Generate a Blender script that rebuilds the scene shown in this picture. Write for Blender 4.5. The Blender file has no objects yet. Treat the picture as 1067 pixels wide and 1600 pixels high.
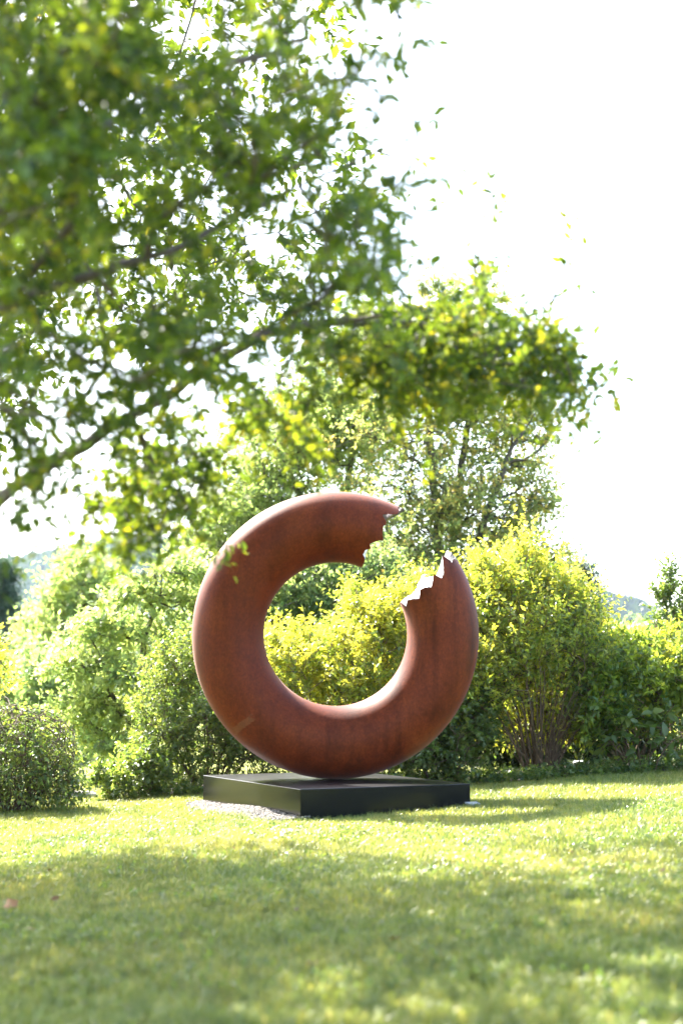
import bpy, math, random
import numpy as np
from mathutils import Vector, Matrix, noise as mnoise

rng = np.random.default_rng(7)
random.seed(7)
scene = bpy.context.scene
col = scene.collection

# ------------------------------------------------------------------ camera
CAM_H = 1.15
F_PX = 2222.0                       # 50 mm on a 36 mm tall frame, in pixels of a 1067 x 1600 picture
PITCH = math.atan(283.0 / F_PX)
cam_data = bpy.data.cameras.new('camera')
cam_data.sensor_fit = 'VERTICAL'
cam_data.sensor_height = 36.0
cam_data.sensor_width = 24.0
cam_data.lens = 50.0
cam_data.clip_start = 0.05
cam_data.clip_end = 12000.0
cam_data.dof.use_dof = True
cam_data.dof.focus_distance = 15.1
cam_data.dof.aperture_fstop = 1.15
cam = bpy.data.objects.new('camera', cam_data)
cam.location = (0, 0, CAM_H)
cam.rotation_euler = (math.pi / 2 + PITCH, 0, 0)
col.objects.link(cam)
scene.camera = cam

# ------------------------------------------------------------------ light
SUN_EL = math.radians(43.4)
SUN_AZ = math.radians(38.0)         # left of straight ahead
world = bpy.data.worlds.new('World')
scene.world = world
world.use_nodes = True
wn = world.node_tree.nodes
wl = world.node_tree.links
sky = wn.new('ShaderNodeTexSky')
sky.sky_type = 'NISHITA'
sky.sun_disc = False
sky.sun_elevation = SUN_EL
sky.sun_rotation = -SUN_AZ
sky.air_density = 1.0
sky.dust_density = 2.5
sky.ozone_density = 1.0
wl.new(sky.outputs['Color'], wn['Background'].inputs['Color'])
wn['Background'].inputs['Strength'].default_value = 0.15

sun_data = bpy.data.lights.new('sun', 'SUN')
sun_data.energy = 5.0
sun_data.angle = math.radians(0.55)
sun_data.color = (1.0, 0.95, 0.86)
sun = bpy.data.objects.new('sun', sun_data)
SUN_DIR = Vector((-math.sin(SUN_AZ) * math.cos(SUN_EL), math.cos(SUN_AZ) * math.cos(SUN_EL), math.sin(SUN_EL)))
sun.rotation_euler = SUN_DIR.to_track_quat('Z', 'Y').to_euler()
sun.location = (-8, 10, 14)
col.objects.link(sun)

scene.view_settings.view_transform = 'Standard'
scene.view_settings.look = 'None'
scene.view_settings.gamma = 1.0
scene.view_settings.exposure = 2.88
scene.render.engine = 'CYCLES'
scene.cycles.max_bounces = 9
scene.cycles.diffuse_bounces = 6
scene.cycles.glossy_bounces = 3
scene.cycles.transmission_bounces = 5
scene.cycles.volume_bounces = 0
scene.cycles.use_denoising = True
scene.cycles.sample_clamp_indirect = 6.0

# ------------------------------------------------------------------ helpers
CA, SA = math.cos(PITCH), math.sin(PITCH)

def W(px, py, D):
    """world point at distance D (metres ahead) seen in direction (px, py)"""
    x = (np.asarray(px, float) - 533.5) / F_PX
    y = -(np.asarray(py, float) - 800.0) / F_PX
    fy = CA - y * SA
    fz = SA + y * CA
    D = np.asarray(D, float)
    return np.stack([x * D / fy, D + 0 * x, CAM_H + fz * D / fy], -1)

def P(pts):
    """picture position of world points"""
    q = np.asarray(pts, float) - np.array([0, 0, CAM_H])
    fw = q[..., 1] * CA + q[..., 2] * SA
    up = -q[..., 1] * SA + q[..., 2] * CA
    fw = np.where(fw < 0.1, 0.1, fw)
    return np.stack([533.5 + F_PX * q[..., 0] / fw, 800 - F_PX * up / fw], -1)

def ground_z(x, y):
    x = np.asarray(x, float); y = np.asarray(y, float)
    z = 0.26 * np.tanh(x / 5.2) - 0.055 * np.exp(-((x - 1.25) / 1.1) ** 2)
    z = z + 0.012 * np.sin(x * 1.3 + 0.6) * np.sin(y * 0.9) + 0.008 * np.sin(x * 2.7 - y * 1.9)
    z = z - 0.035 * np.exp(-((x + 0.1) ** 2 / 1.6 + (y - 13.6) ** 2 / 0.9))
    far = np.clip((y - 22.0) / 60.0, 0, 1)
    return z - 0.9 * far

def inpoly(pts, poly):
    x, y = pts[:, 0], pts[:, 1]
    poly = np.asarray(poly, float)
    inside = np.zeros(len(pts), bool)
    j = len(poly) - 1
    for i in range(len(poly)):
        xi, yi = poly[i]; xj, yj = poly[j]
        c = ((yi > y) != (yj > y)) & (x < (xj - xi) * (y - yi) / (yj - yi + 1e-12) + xi)
        inside ^= c
        j = i
    return inside

def norm(v):
    return v / (np.linalg.norm(v, axis=-1, keepdims=True) + 1e-9)

def new_mesh(name, V, faces, tint=None, smooth=False):
    """faces: array (n,k) or list of arrays (n_i,k_i)"""
    if isinstance(faces, np.ndarray):
        faces = [faces]
    faces = [f for f in faces if len(f)]
    me = bpy.data.meshes.new(name)
    V = np.ascontiguousarray(V, dtype=np.float32)
    me.vertices.add(len(V))
    me.vertices.foreach_set('co', V.ravel())
    loops = np.concatenate([f.ravel() for f in faces]).astype(np.int32)
    tot = np.concatenate([np.full(len(f), f.shape[1], np.int32) for f in faces])
    start = np.concatenate([[0], np.cumsum(tot)[:-1]]).astype(np.int32)
    me.loops.add(len(loops))
    me.loops.foreach_set('vertex_index', loops)
    me.polygons.add(len(tot))
    me.polygons.foreach_set('loop_start', start)
    try:
        me.polygons.foreach_set('loop_total', tot)
    except Exception:
        pass
    if smooth:
        me.polygons.foreach_set('use_smooth', np.ones(len(tot), bool))
    me.update(calc_edges=True)
    if tint is not None:
        a = me.attributes.new('tint', 'FLOAT', 'POINT')
        a.data.foreach_set('value', np.ascontiguousarray(tint, dtype=np.float32))
    return me

def obj(name, me, mat=None, parent=None, kind=None):
    o = bpy.data.objects.new(name, me)
    col.objects.link(o)
    if mat is not None and me is not None and not me.materials:
        me.materials.append(mat)
    if parent is not None:
        o.parent = parent
    if kind:
        o['kind'] = kind
    return o

def tag(o, label=None, cat=None, group=None):
    if label: o['label'] = label
    if cat: o['category'] = cat
    if group: o['group'] = group
    return o

def thing(name, label, cat, loc=(0, 0, 0), group=None, rotz=0.0):
    o = bpy.data.objects.new(name, None)
    o.empty_display_size = 0.2
    col.objects.link(o)
    o.location = loc
    o.rotation_euler = (0, 0, rotz)
    return tag(o, label, cat, group)

# ------------------------------------------------------------------ materials
class NT:
    def __init__(self, name):
        self.mat = bpy.data.materials.new(name)
        self.mat.use_nodes = True
        self.t = self.mat.node_tree
        self.n = self.t.nodes
        self.bsdf = self.n['Principled BSDF']
        self.out = self.n['Material Output']
    def add(self, kind, **kw):
        nd = self.n.new(kind)
        for k, v in kw.items():
            setattr(nd, k, v)
        return nd
    def link(self, a, b):
        self.t.links.new(a, b)
    def noise(self, scale, detail=4, rough=0.55, vec=None):
        nd = self.add('ShaderNodeTexNoise')
        nd.inputs['Scale'].default_value = scale
        nd.inputs['Detail'].default_value = detail
        nd.inputs['Roughness'].default_value = rough
        if vec is not None:
            self.link(vec, nd.inputs['Vector'])
        return nd
    def ramp(self, src, stops):
        nd = self.add('ShaderNodeValToRGB')
        el = nd.color_ramp.elements
        while len(el) < len(stops):
            el.new(0.5)
        for e, (p, c) in zip(el, stops):
            e.position = p
            e.color = (*c, 1) if len(c) == 3 else c
        self.link(src, nd.inputs['Fac'])
        return nd
    def mix(self, fac, a, b, mode='MIX'):
        nd = self.add('ShaderNodeMix', data_type='RGBA', blend_type=mode)
        if isinstance(fac, (int, float)):
            nd.inputs[0].default_value = fac
        else:
            self.link(fac, nd.inputs[0])
        for s, i in ((a, 6), (b, 7)):
            if isinstance(s, tuple):
                nd.inputs[i].default_value = (*s, 1)
            else:
                self.link(s, nd.inputs[i])
        return nd.outputs[2]
    def mapping(self, scale, coord='Object', rot=(0, 0, 0)):
        tc = self.add('ShaderNodeTexCoord')
        mp = self.add('ShaderNodeMapping')
        mp.inputs['Scale'].default_value = scale
        mp.inputs['Rotation'].default_value = rot
        self.link(tc.outputs[coord], mp.inputs['Vector'])
        return mp.outputs['Vector']
    def bump(self, height, strength, dist=0.01):
        nd = self.add('ShaderNodeBump')
        nd.inputs['Strength'].default_value = strength
        nd.inputs['Distance'].default_value = dist
        self.link(height, nd.inputs['Height'])
        self.link(nd.outputs['Normal'], self.bsdf.inputs['Normal'])
    def set(self, **kw):
        for k, v in kw.items():
            k = k.replace('_', ' ')
            if isinstance(v, tuple) and len(v) == 3:
                v = (*v, 1)
            self.bsdf.inputs[k].default_value = v

def leaf_mat(name, stops, trans_gain=(1.5, 1.45, 0.6), trans=0.45, rough=0.45, spec=0.4):
    m = NT(name)
    at = m.add('ShaderNodeAttribute', attribute_name='tint')
    rp = m.ramp(at.outputs['Fac'], stops)
    m.link(rp.outputs['Color'], m.bsdf.inputs['Base Color'])
    m.set(Roughness=rough)
    m.bsdf.inputs['Specular IOR Level'].default_value = spec
    tl = m.add('ShaderNodeBsdfTranslucent')
    tc = m.mix(1.0, rp.outputs['Color'], trans_gain, 'MULTIPLY')
    m.link(tc, tl.inputs['Color'])
    ms = m.add('ShaderNodeMixShader')
    ms.inputs[0].default_value = trans
    m.link(m.bsdf.outputs[0], ms.inputs[1])
    m.link(tl.outputs[0], ms.inputs[2])
    m.link(ms.outputs[0], m.out.inputs['Surface'])
    return m.mat

def bark_mat(name, c1, c2, scale=14):
    m = NT(name)
    v = m.mapping((scale, scale, scale * 0.25))
    n = m.noise(1.0, 6, 0.65, v)
    r = m.ramp(n.outputs['Fac'], [(0.3, c1), (0.7, c2)])
    m.link(r.outputs['Color'], m.bsdf.inputs['Base Color'])
    m.set(Roughness=0.85)
    m.bump(n.outputs['Fac'], 0.6, 0.02)
    return m.mat

M = {}
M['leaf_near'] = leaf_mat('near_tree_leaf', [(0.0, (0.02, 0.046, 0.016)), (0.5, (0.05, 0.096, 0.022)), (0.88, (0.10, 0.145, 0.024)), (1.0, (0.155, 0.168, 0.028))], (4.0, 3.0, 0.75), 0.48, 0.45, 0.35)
M['leaf_yellow'] = leaf_mat('yellow_green_leaf', [(0.0, (0.045, 0.095, 0.024)), (0.5, (0.105, 0.165, 0.032)), (1.0, (0.20, 0.235, 0.045))], (4.7, 3.5, 1.5), 0.52, 0.36, 0.6)
M['leaf_mid'] = leaf_mat('mid_green_leaf', [(0.0, (0.04, 0.072, 0.022)), (0.5, (0.09, 0.13, 0.036)), (1.0, (0.15, 0.17, 0.045))], (2.8, 2.8, 1.3), 0.45, 0.4, 0.5)
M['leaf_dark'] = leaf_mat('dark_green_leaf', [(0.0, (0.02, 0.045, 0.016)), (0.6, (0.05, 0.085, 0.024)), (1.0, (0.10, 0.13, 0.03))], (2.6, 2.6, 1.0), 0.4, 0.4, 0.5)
M['leaf_tree'] = leaf_mat('far_tree_leaf', [(0.0, (0.045, 0.08, 0.035)), (0.5, (0.12, 0.155, 0.058)), (0.85, (0.19, 0.205, 0.07)), (1.0, (0.28, 0.215, 0.07))], (3.2, 3.2, 2.2), 0.55)
M['leaf_pale_haze'] = leaf_mat('pale_hazy_leaf', [(0.0, (0.08, 0.125, 0.045)), (0.5, (0.145, 0.19, 0.065)), (1.0, (0.22, 0.24, 0.08))], (3.0, 3.0, 2.2), 0.55)  # pale leaf green, lightened and blued further to put distance haze into the colour
M['needle'] = leaf_mat('pine_needle', [(0.0, (0.02, 0.045, 0.03)), (1.0, (0.06, 0.10, 0.065))], (1.8, 1.9, 1.6), 0.3)
M['bark_near'] = bark_mat('near_bark', (0.05, 0.038, 0.03), (0.13, 0.10, 0.085))
M['bark'] = bark_mat('tree_bark', (0.045, 0.036, 0.03), (0.11, 0.09, 0.075))
M['stem'] = bark_mat('shrub_stem', (0.06, 0.04, 0.022), (0.16, 0.105, 0.06), 30)
M['vine'] = bark_mat('dry_vine', (0.05, 0.028, 0.016), (0.13, 0.08, 0.045), 30)

# lawn soil / thatch under the blades
m = NT('lawn')
v = m.mapping((1, 1, 1))
n1 = m.noise(0.55, 5, 0.6, v); n2 = m.noise(26, 4, 0.7, v)
r1 = m.ramp(n1.outputs['Fac'], [(0.3, (0.13, 0.165, 0.03)), (0.55, (0.19, 0.20, 0.045)), (0.75, (0.25, 0.225, 0.07))])
r2 = m.ramp(n2.outputs['Fac'], [(0.3, (0.55, 0.55, 0.5)), (0.7, (1.2, 1.2, 1.15))])
m.link(m.mix(1.0, r1.outputs['Color'], r2.outputs['Color'], 'MULTIPLY'), m.bsdf.inputs['Base Color'])
m.set(Roughness=0.9); m.bsdf.inputs['Specular IOR Level'].default_value = 0.1
m.bump(n2.outputs['Fac'], 0.5, 0.03)
M['lawn'] = m.mat

# grass blades: patches follow the place on the lawn
m = NT('grass_blade')
geo = m.add('ShaderNodeNewGeometry')
n1 = m.noise(0.6, 4, 0.6, geo.outputs['Position']); n2 = m.noise(5.0, 4, 0.65, geo.outputs['Position'])
at = m.add('ShaderNodeAttribute', attribute_name='tint')
ra = m.ramp(at.outputs['Fac'], [(0.0, (0.08, 0.12, 0.022)), (0.55, (0.155, 0.188, 0.036)), (0.85, (0.24, 0.23, 0.07)), (1.0, (0.38, 0.32, 0.16))])
rb = m.ramp(n1.outputs['Fac'], [(0.32, (0.75, 0.9, 0.8)), (0.68, (1.35, 1.18, 1.05))])
rc = m.ramp(n2.outputs['Fac'], [(0.36, (0.55, 0.66, 0.6)), (0.64, (1.28, 1.25, 1.2))])
c1 = m.mix(1.0, ra.outputs['Color'], rb.outputs['Color'], 'MULTIPLY')
c2 = m.mix(1.0, c1, rc.outputs['Color'], 'MULTIPLY')
m.link(c2, m.bsdf.inputs['Base Color'])
m.set(Roughness=0.38); m.bsdf.inputs['Specular IOR Level'].default_value = 0.5
tl = m.add('ShaderNodeBsdfTranslucent')
m.link(m.mix(1.0, c2, (2.15, 1.9, 1.7), 'MULTIPLY'), tl.inputs['Color'])
ms = m.add('ShaderNodeMixShader'); ms.inputs[0].default_value = 0.4
m.link(m.bsdf.outputs[0], ms.inputs[1]); m.link(tl.outputs[0], ms.inputs[2]); m.link(ms.outputs[0], m.out.inputs['Surface'])
M['grass'] = m.mat

# weathering steel
m = NT('weathering_steel')
tc = m.add('ShaderNodeTexCoord')
v_st = m.mapping((5.0, 5.0, 0.5))
v_fine = m.mapping((70.0, 70.0, 30.0))
n_big = m.noise(1.6, 5, 0.6, tc.outputs['Object'])
n_st = m.noise(1.0, 5, 0.6, v_st)
n_f = m.noise(1.0, 3, 0.7, v_fine)
n_sp = m.noise(24.0, 4, 0.7, tc.outputs['Object'])
ca = m.ramp(n_big.outputs['Fac'], [(0.3, (0.082, 0.0155, 0.0055)), (0.5, (0.108, 0.020, 0.006)), (0.72, (0.138, 0.029, 0.007))])
cs = m.ramp(n_st.outputs['Fac'], [(0.34, (0.45, 0.46, 0.55)), (0.5, (1, 1, 1)), (0.68, (1.35, 1.4, 1.4))])
cf = m.ramp(n_f.outputs['Fac'], [(0.3, (0.74, 0.74, 0.74)), (0.7, (1.25, 1.26, 1.26))])
cp = m.ramp(n_sp.outputs['Fac'], [(0.35, (0.82, 0.80, 0.80)), (0.65, (1.15, 1.15, 1.13))])
sx_ = m.add('ShaderNodeSeparateXYZ'); m.link(tc.outputs['Object'], sx_.inputs[0])
fx_ = m.add('ShaderNodeMapRange'); m.link(sx_.outputs['X'], fx_.inputs['Value']); fx_.inputs['From Min'].default_value = -0.3; fx_.inputs['From Max'].default_value = 0.9; fx_.inputs['To Min'].default_value = 0.35; fx_.inputs['To Max'].default_value = 1.0
cc = m.mix(fx_.outputs[0], ca.outputs['Color'], cs.outputs['Color'], 'MULTIPLY')
cc = m.mix(0.8, cc, cf.outputs['Color'], 'MULTIPLY')
cc = m.mix(1.0, cc, cp.outputs['Color'], 'MULTIPLY')
# pale scuff rubbed on the lower left flank
SC = Vector((-0.95, -0.26, -0.95))
mp = m.add('ShaderNodeMapping', vector_type='TEXTURE')
mp.inputs['Location'].default_value = SC
mp.inputs['Rotation'].default_value = (0, -math.radians(36), 0)
mp.inputs['Scale'].default_value = (0.15, 0.4, 0.045)
m.link(tc.outputs['Object'], mp.inputs['Vector'])
bx = m.add('ShaderNodeVectorMath', operation='ABSOLUTE'); m.link(mp.outputs[0], bx.inputs[0])
sp = m.add('ShaderNodeSeparateXYZ'); m.link(bx.outputs[0], sp.inputs[0])
mx = m.add('ShaderNodeMath', operation='MAXIMUM'); m.link(sp.outputs[0], mx.inputs[0]); m.link(sp.outputs[2], mx.inputs[1])
mx2 = m.add('ShaderNodeMath', operation='MAXIMUM'); m.link(mx.outputs[0], mx2.inputs[0]); m.link(sp.outputs[1], mx2.inputs[1])
v_sc = m.mapping((4.0, 4.0, 70.0), rot=(0, math.radians(36), 0))
n_sc = m.noise(1.0, 3, 0.6, v_sc)
ad = m.add('ShaderNodeMath', operation='MULTIPLY_ADD'); m.link(n_sc.outputs['Fac'], ad.inputs[0]); ad.inputs[1].default_value = 0.9; m.link(mx2.outputs[0], ad.inputs[2])
sc_r = m.ramp(ad.outputs[0], [(0.90, (0.28, 0.28, 0.28)), (1.0, (0.0, 0.0, 0.0))])
sc_r.color_ramp.elements[0].position = 0.8
sub = m.add('ShaderNodeMath', operation='MULTIPLY'); sub.inputs[1].default_value = 0.72; m.link(ad.outputs[0], sub.inputs[0])
m.t.links.remove(sc_r.inputs['Fac'].links[0]); m.link(sub.outputs[0], sc_r.inputs['Fac'])
cc = m.mix(sc_r.outputs['Color'], cc, (0.20, 0.10, 0.05))
m.link(cc, m.bsdf.inputs['Base Color'])
rr = m.ramp(n_sp.outputs['Fac'], [(0.3, (0.46, 0.46, 0.46)), (0.7, (0.60, 0.60, 0.60))])
m.link(rr.outputs['Color'], m.bsdf.inputs['Roughness'])
m.bsdf.inputs['Specular IOR Level'].default_value = 0.11
m.bsdf.inputs['Sheen Weight'].default_value = 0.13
m.bsdf.inputs['Sheen Roughness'].default_value = 0.35
m.bsdf.inputs['Sheen Tint'].default_value = (1.0, 0.72, 0.66, 1)
hs = m.add('ShaderNodeMath', operation='ADD'); m.link(n_f.outputs['Fac'], hs.inputs[0]); m.link(n_sp.outputs['Fac'], hs.inputs[1])
m.bump(hs.outputs[0], 0.12, 0.004)
M['corten'] = m.mat

m = NT('bare_bright_steel')
v = m.mapping((60, 60, 60))
vo = m.add('ShaderNodeTexVoronoi', feature='DISTANCE_TO_EDGE'); m.link(v, vo.inputs['Vector']); vo.inputs['Scale'].default_value = 1.0
rv = m.ramp(vo.outputs['Distance'], [(0.0, (0.14, 0.13, 0.13)), (0.15, (0.40, 0.39, 0.40))])
m.link(rv.outputs['Color'], m.bsdf.inputs['Base Color'])
m.set(Metallic=1.0, Roughness=0.3)
m.bump(vo.outputs['Distance'], 0.3, 0.003)
M['steel'] = m.mat

m = NT('black_satin_paint')
v = m.mapping((3, 3, 3)); n1 = m.noise(1.0, 6, 0.65, v)
n2 = m.noise(60, 2, 0.5, v)
r1 = m.ramp(n1.outputs['Fac'], [(0.3, (0.0065, 0.0065, 0.007)), (0.8, (0.008, 0.008, 0.008))])
m.link(r1.outputs['Color'], m.bsdf.inputs['Base Color'])
rr = m.ramp(n1.outputs['Fac'], [(0.3, (0.13, 0.13, 0.13)), (0.7, (0.18, 0.18, 0.18))])
gn = m.add('ShaderNodeNewGeometry'); sz_ = m.add('ShaderNodeSeparateXYZ'); m.link(gn.outputs['Normal'], sz_.inputs[0])
n3 = m.noise(1.3, 4, 0.6, v)
du = m.add('ShaderNodeMath', operation='MULTIPLY'); m.link(sz_.outputs['Z'], du.inputs[0]); m.link(n3.outputs['Fac'], du.inputs[1]); du.use_clamp = True
dr = m.ramp(du.outputs[0], [(0.0, (0.15, 0.15, 0.15)), (0.35, (0.28, 0.28, 0.28)), (0.65, (0.36, 0.36, 0.36))])   # dust settled on the top
m.link(dr.outputs['Color'], m.bsdf.inputs['Roughness'])
m.bsdf.inputs['Specular IOR Level'].default_value = 0.28
M['black'] = m.mat

def simple(name, c1, c2, scale=20, rough=0.85, bump=0.4):
    m = NT(name)
    v = m.mapping((scale, scale, scale)); n = m.noise(1.0, 5, 0.6, v)
    r = m.ramp(n.outputs['Fac'], [(0.3, c1), (0.7, c2)])
    m.link(r.outputs['Color'], m.bsdf.inputs['Base Color'])
    m.set(Roughness=rough)
    m.bump(n.outputs['Fac'], bump, 0.02)
    return m.mat

M['gap'] = simple('dark_base_steel', (0.012, 0.012, 0.012), (0.025, 0.024, 0.022))
M['rock'] = simple('grey_rock', (0.16, 0.15, 0.13), (0.36, 0.34, 0.30), 5)
M['pale_rock'] = simple('pale_rock', (0.5, 0.5, 0.48), (0.75, 0.75, 0.73), 8)
M['mulch'] = simple('bed_mulch', (0.025, 0.018, 0.012), (0.075, 0.055, 0.035), 22, 0.95, 0.8)
M['plaque'] = simple('pale_plaque', (0.28, 0.28, 0.28), (0.36, 0.36, 0.35), 20, 0.4, 0.05)
M['dry_leaf'] = leaf_mat('dry_leaf', [(0.0, (0.12, 0.04, 0.02)), (1.0, (0.26, 0.13, 0.05))], (1.2, 1.0, 0.7), 0.25, 0.6, 0.2)
m = NT('gravel')
at = m.add('ShaderNodeAttribute', attribute_name='tint')
rp = m.ramp(at.outputs['Fac'], [(0.0, (0.05, 0.042, 0.035)), (0.6, (0.115, 0.10, 0.085)), (1.0, (0.20, 0.175, 0.15))])
m.link(rp.outputs['Color'], m.bsdf.inputs['Base Color']); m.set(Roughness=0.85)
M['gravel'] = m.mat
m = NT('hill_forest')
v = m.mapping((0.02, 0.02, 0.02)); n = m.noise(1.0, 6, 0.7, v)
r = m.ramp(n.outputs['Fac'], [(0.3, (0.012, 0.024, 0.012)), (0.7, (0.034, 0.054, 0.02))])
m.link(r.outputs['Color'], m.bsdf.inputs['Base Color']); m.set(Roughness=1.0)
m.bsdf.inputs['Specular IOR Level'].default_value = 0.0
M['hill'] = m.mat

# ------------------------------------------------------------------ ground, hills
def graded(lo, hi, near, step, far_n):
    core = np.arange(-near, near + 1e-6, step)
    a = np.geomspace(near, hi, far_n)[1:]
    b = -np.geomspace(near, -lo, far_n)[1:][::-1]
    return np.concatenate([b, core, a])

GX = graded(-2600, 2600, 10, 0.4, 26)
GY = np.concatenate([-np.geomspace(3, 2600, 22)[::-1], np.arange(-2.6, 30, 0.4), np.geomspace(30, 2600, 28)])
gx, gy = np.meshgrid(GX, GY)
gz = ground_z(gx, gy)
nX, nY = len(GX), len(GY)
idx = np.arange(nX * nY).reshape(nY, nX)
quads = np.stack([idx[:-1, :-1], idx[:-1, 1:], idx[1:, 1:], idx[1:, :-1]], -1).reshape(-1, 4)
ground = obj('ground', new_mesh('ground', np.stack([gx, gy, gz], -1).reshape(-1, 3), quads, smooth=True), M['lawn'], kind='structure')

def hill(name, key, dist, seed):
    """a wooded ridge; key = list of (azimuth tangent, elevation tangent) along its skyline"""
    r2 = np.random.default_rng(seed)
    key = np.array(key)
    us = np.linspace(key[0, 0], key[-1, 0], 700)
    crest = np.interp(us, key[:, 0], key[:, 1]) * dist
    nv = 46
    vs = np.linspace(0, 1, nv)
    U, Vv = np.meshgrid(us, vs)
    prof = np.where(Vv < 0.75, np.sin(np.clip(Vv / 0.75, 0, 1) * math.pi / 2) ** 1.1, np.cos((Vv - 0.75) / 0.25 * math.pi / 2))
    Y = dist * (0.68 + 0.43 * Vv)
    X = U * Y
    Z = prof * (crest[None, :] + CAM_H) - 4.0
    Z = Z + prof * (r2.random(Z.shape) ** 2) * dist * 0.0055
    X = X + r2.normal(0, dist * 0.0008, X.shape)
    i = np.arange(U.size).reshape(nv, -1)
    q = np.stack([i[:-1, :-1], i[:-1, 1:], i[1:, 1:], i[1:, :-1]], -1).reshape(-1, 4)
    return obj(name, new_mesh(name, np.stack([X, Y, Z], -1).reshape(-1, 3), q, smooth=True), M['hill'], kind='structure')

hill('hill_left', [(-0.75, 0.05), (-0.45, 0.07), (-0.24, 0.092), (-0.2, 0.1), (-0.16, 0.108), (-0.1, 0.105), (0.0, 0.085), (0.1, 0.05), (0.2, 0.01)], 1700, 3)
hill('hill_right', [(-0.05, 0.02), (0.05, 0.06), (0.13, 0.078), (0.18, 0.073), (0.215, 0.062), (0.26, 0.045), (0.36, 0.03), (0.55, 0.04), (0.8, 0.03)], 1250, 4)

# ------------------------------------------------------------------ sculpture
RC = Vector((-0.0652, 15.25, 1.7805)); RM, RT = 1.1475, 0.383
LOW = np.array([(7, 30.3), (17.7, 30.9), (30.2, 32.2), (41, 31.4), (44.4, 33.3), (50.4, 36.0), (60.5, 31.9), (69, 27.9), (75.3, 27.1), (83.1, 30.5), (90.5, 27.3), (95.4, 25.2), (105.2, 26.7), (114.4, 26.6), (121.6, 21.8), (143, 24.6), (155, 20.7), (168, 25.5), (201, 26.1), (220, 27.9), (238, 28.1), (251, 29.7), (258, 32.0), (271, 34.3), (277, 32.3), (286, 30.9), (304, 28.5), (326, 32.0), (340, 37.2), (352, 35.2)])
UPE = np.array([(7.8, 62.8), (21.8, 63.6), (37.7, 62.5), (49, 63.6), (60, 67.2), (64.8, 66.5), (68.7, 65.3), (74, 65.0), (79.4, 65.6), (89.3, 65.0), (98.6, 63.5), (105, 66.0), (112.9, 68.2), (120.6, 67.3), (125, 69.4), (135.6, 70.0), (143, 68.2), (155, 67.8), (190, 68.6), (212, 70.6), (227, 70.8), (236, 72.2), (252, 70.4), (270, 70.6), (290, 68.4), (309, 67.4), (322, 64.7), (343, 62.5), (357, 60.6)])
PH = np.unique(np.concatenate([np.linspace(0, 360, 181)[:-1], LOW[:, 0], UPE[:, 0]]))
NP_ = len(PH)
low = np.interp(PH, LOW[:, 0], LOW[:, 1], period=360) + 360.0
tr_ = np.interp(UPE[:, 0], (20, 150), (63.0, 69.3)); nearside = (UPE[:, 0] > 18) & (UPE[:, 0] < 150)
UPE[:, 1] = np.where(nearside, tr_ + 1.35 * (UPE[:, 1] - tr_), UPE[:, 1])
upe = np.interp(PH, UPE[:, 0], UPE[:, 1], period=360)
low += rng.normal(0, 0.17, NP_); upe += rng.normal(0, 0.17, NP_)

def torus_pt(ph, th, r=RT):
    ph = np.radians(ph); th = np.radians(th)
    rho = RM + r * np.cos(ph)
    return np.stack([rho * np.cos(th), -r * np.sin(ph), rho * np.sin(th)], -1)

core = np.linspace(76, 376, 221)
cols = [upe + (76 - upe) * k for k in (0.0, 0.33, 0.66)] + [np.full(NP_, t) for t in core] + [low + (376 - low) * k for k in (0.66, 0.33, 0.0)]
TH = np.array(cols)
V = torus_pt(np.broadcast_to(PH, TH.shape), TH)
nT = len(TH)
i = np.arange(nT * NP_).reshape(nT, NP_)
j = np.roll(i, -1, 1)
q = np.stack([i[:-1], j[:-1], j[1:], i[1:]], -1).reshape(-1, 4)
sculpt = thing('ring_sculpture', 'rust brown broken steel ring standing upright on the black plinth', 'sculpture', (RC.x, RC.y, 0.25))
# texture space centred on the ring centre
sh = obj('ring_shell', new_mesh('ring_shell', V.reshape(-1, 3), q, smooth=True), M['corten'], sculpt)
sh.location = (0, 0, RC.z - 0.25)

def fracture(edge, sign, seed):
    r2 = np.random.default_rng(seed)
    sel = np.arange(0, NP_, 3)
    ph = PH[sel]; e = edge[sel]
    mean = e.mean()
    rings = [torus_pt(PH, edge)]
    # sparse inner rings give broad facets
    lv = [(0.80, 0.85, 0.7), (0.55, 0.55, 0.9), (0.28, 0.25, 0.8)]
    for fr, keep, jit in lv:
        t = mean + (e - mean) * keep - sign * r2.random(len(e)) * jit - sign * (1.4 - fr)
        rings.append(torus_pt(ph + r2.normal(0, 1.0, len(ph)), t, RT * fr))
    ctr = np.array([[RM * math.cos(math.radians(mean)), 0, RM * math.sin(math.radians(mean))]])
    Vv = np.concatenate(rings + [ctr])
    n0, n1 = NP_, len(sel)
    tris = []
    for a in range(n0):
        b = (a + 1) % n0
        k = n0 + min(a // 3, n1 - 1); k2 = n0 + (min(a // 3, n1 - 1) + 1) % n1
        tris.append((a, b, k))
        if b % 3 == 0 or b == 0:
            tris.append((b, k2, k))
    for lvl in range(2):
        o0 = n0 + lvl * n1; o1 = o0 + n1
        for a in range(n1):
            b = (a + 1) % n1
            tris.append((o0 + a, o0 + b, o1 + a)); tris.append((o0 + b, o1 + b, o1 + a))
    o0 = n0 + 2 * n1; c = len(Vv) - 1
    for a in range(n1):
        tris.append((o0 + a, o0 + (a + 1) % n1, c))
    return new_mesh('fracture_face', Vv, np.array(tris))
for e, s, lab in ((low, 1, 'bright bare metal fracture at the upturned right end'), (upe, -1, 'fracture at the upper end facing down')):
    fo = obj('fracture_face', fracture(e, s, 11), M['steel'], sculpt)
    fo.location = (0, 0, RC.z - 0.25); fo['label'] = lab

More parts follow.
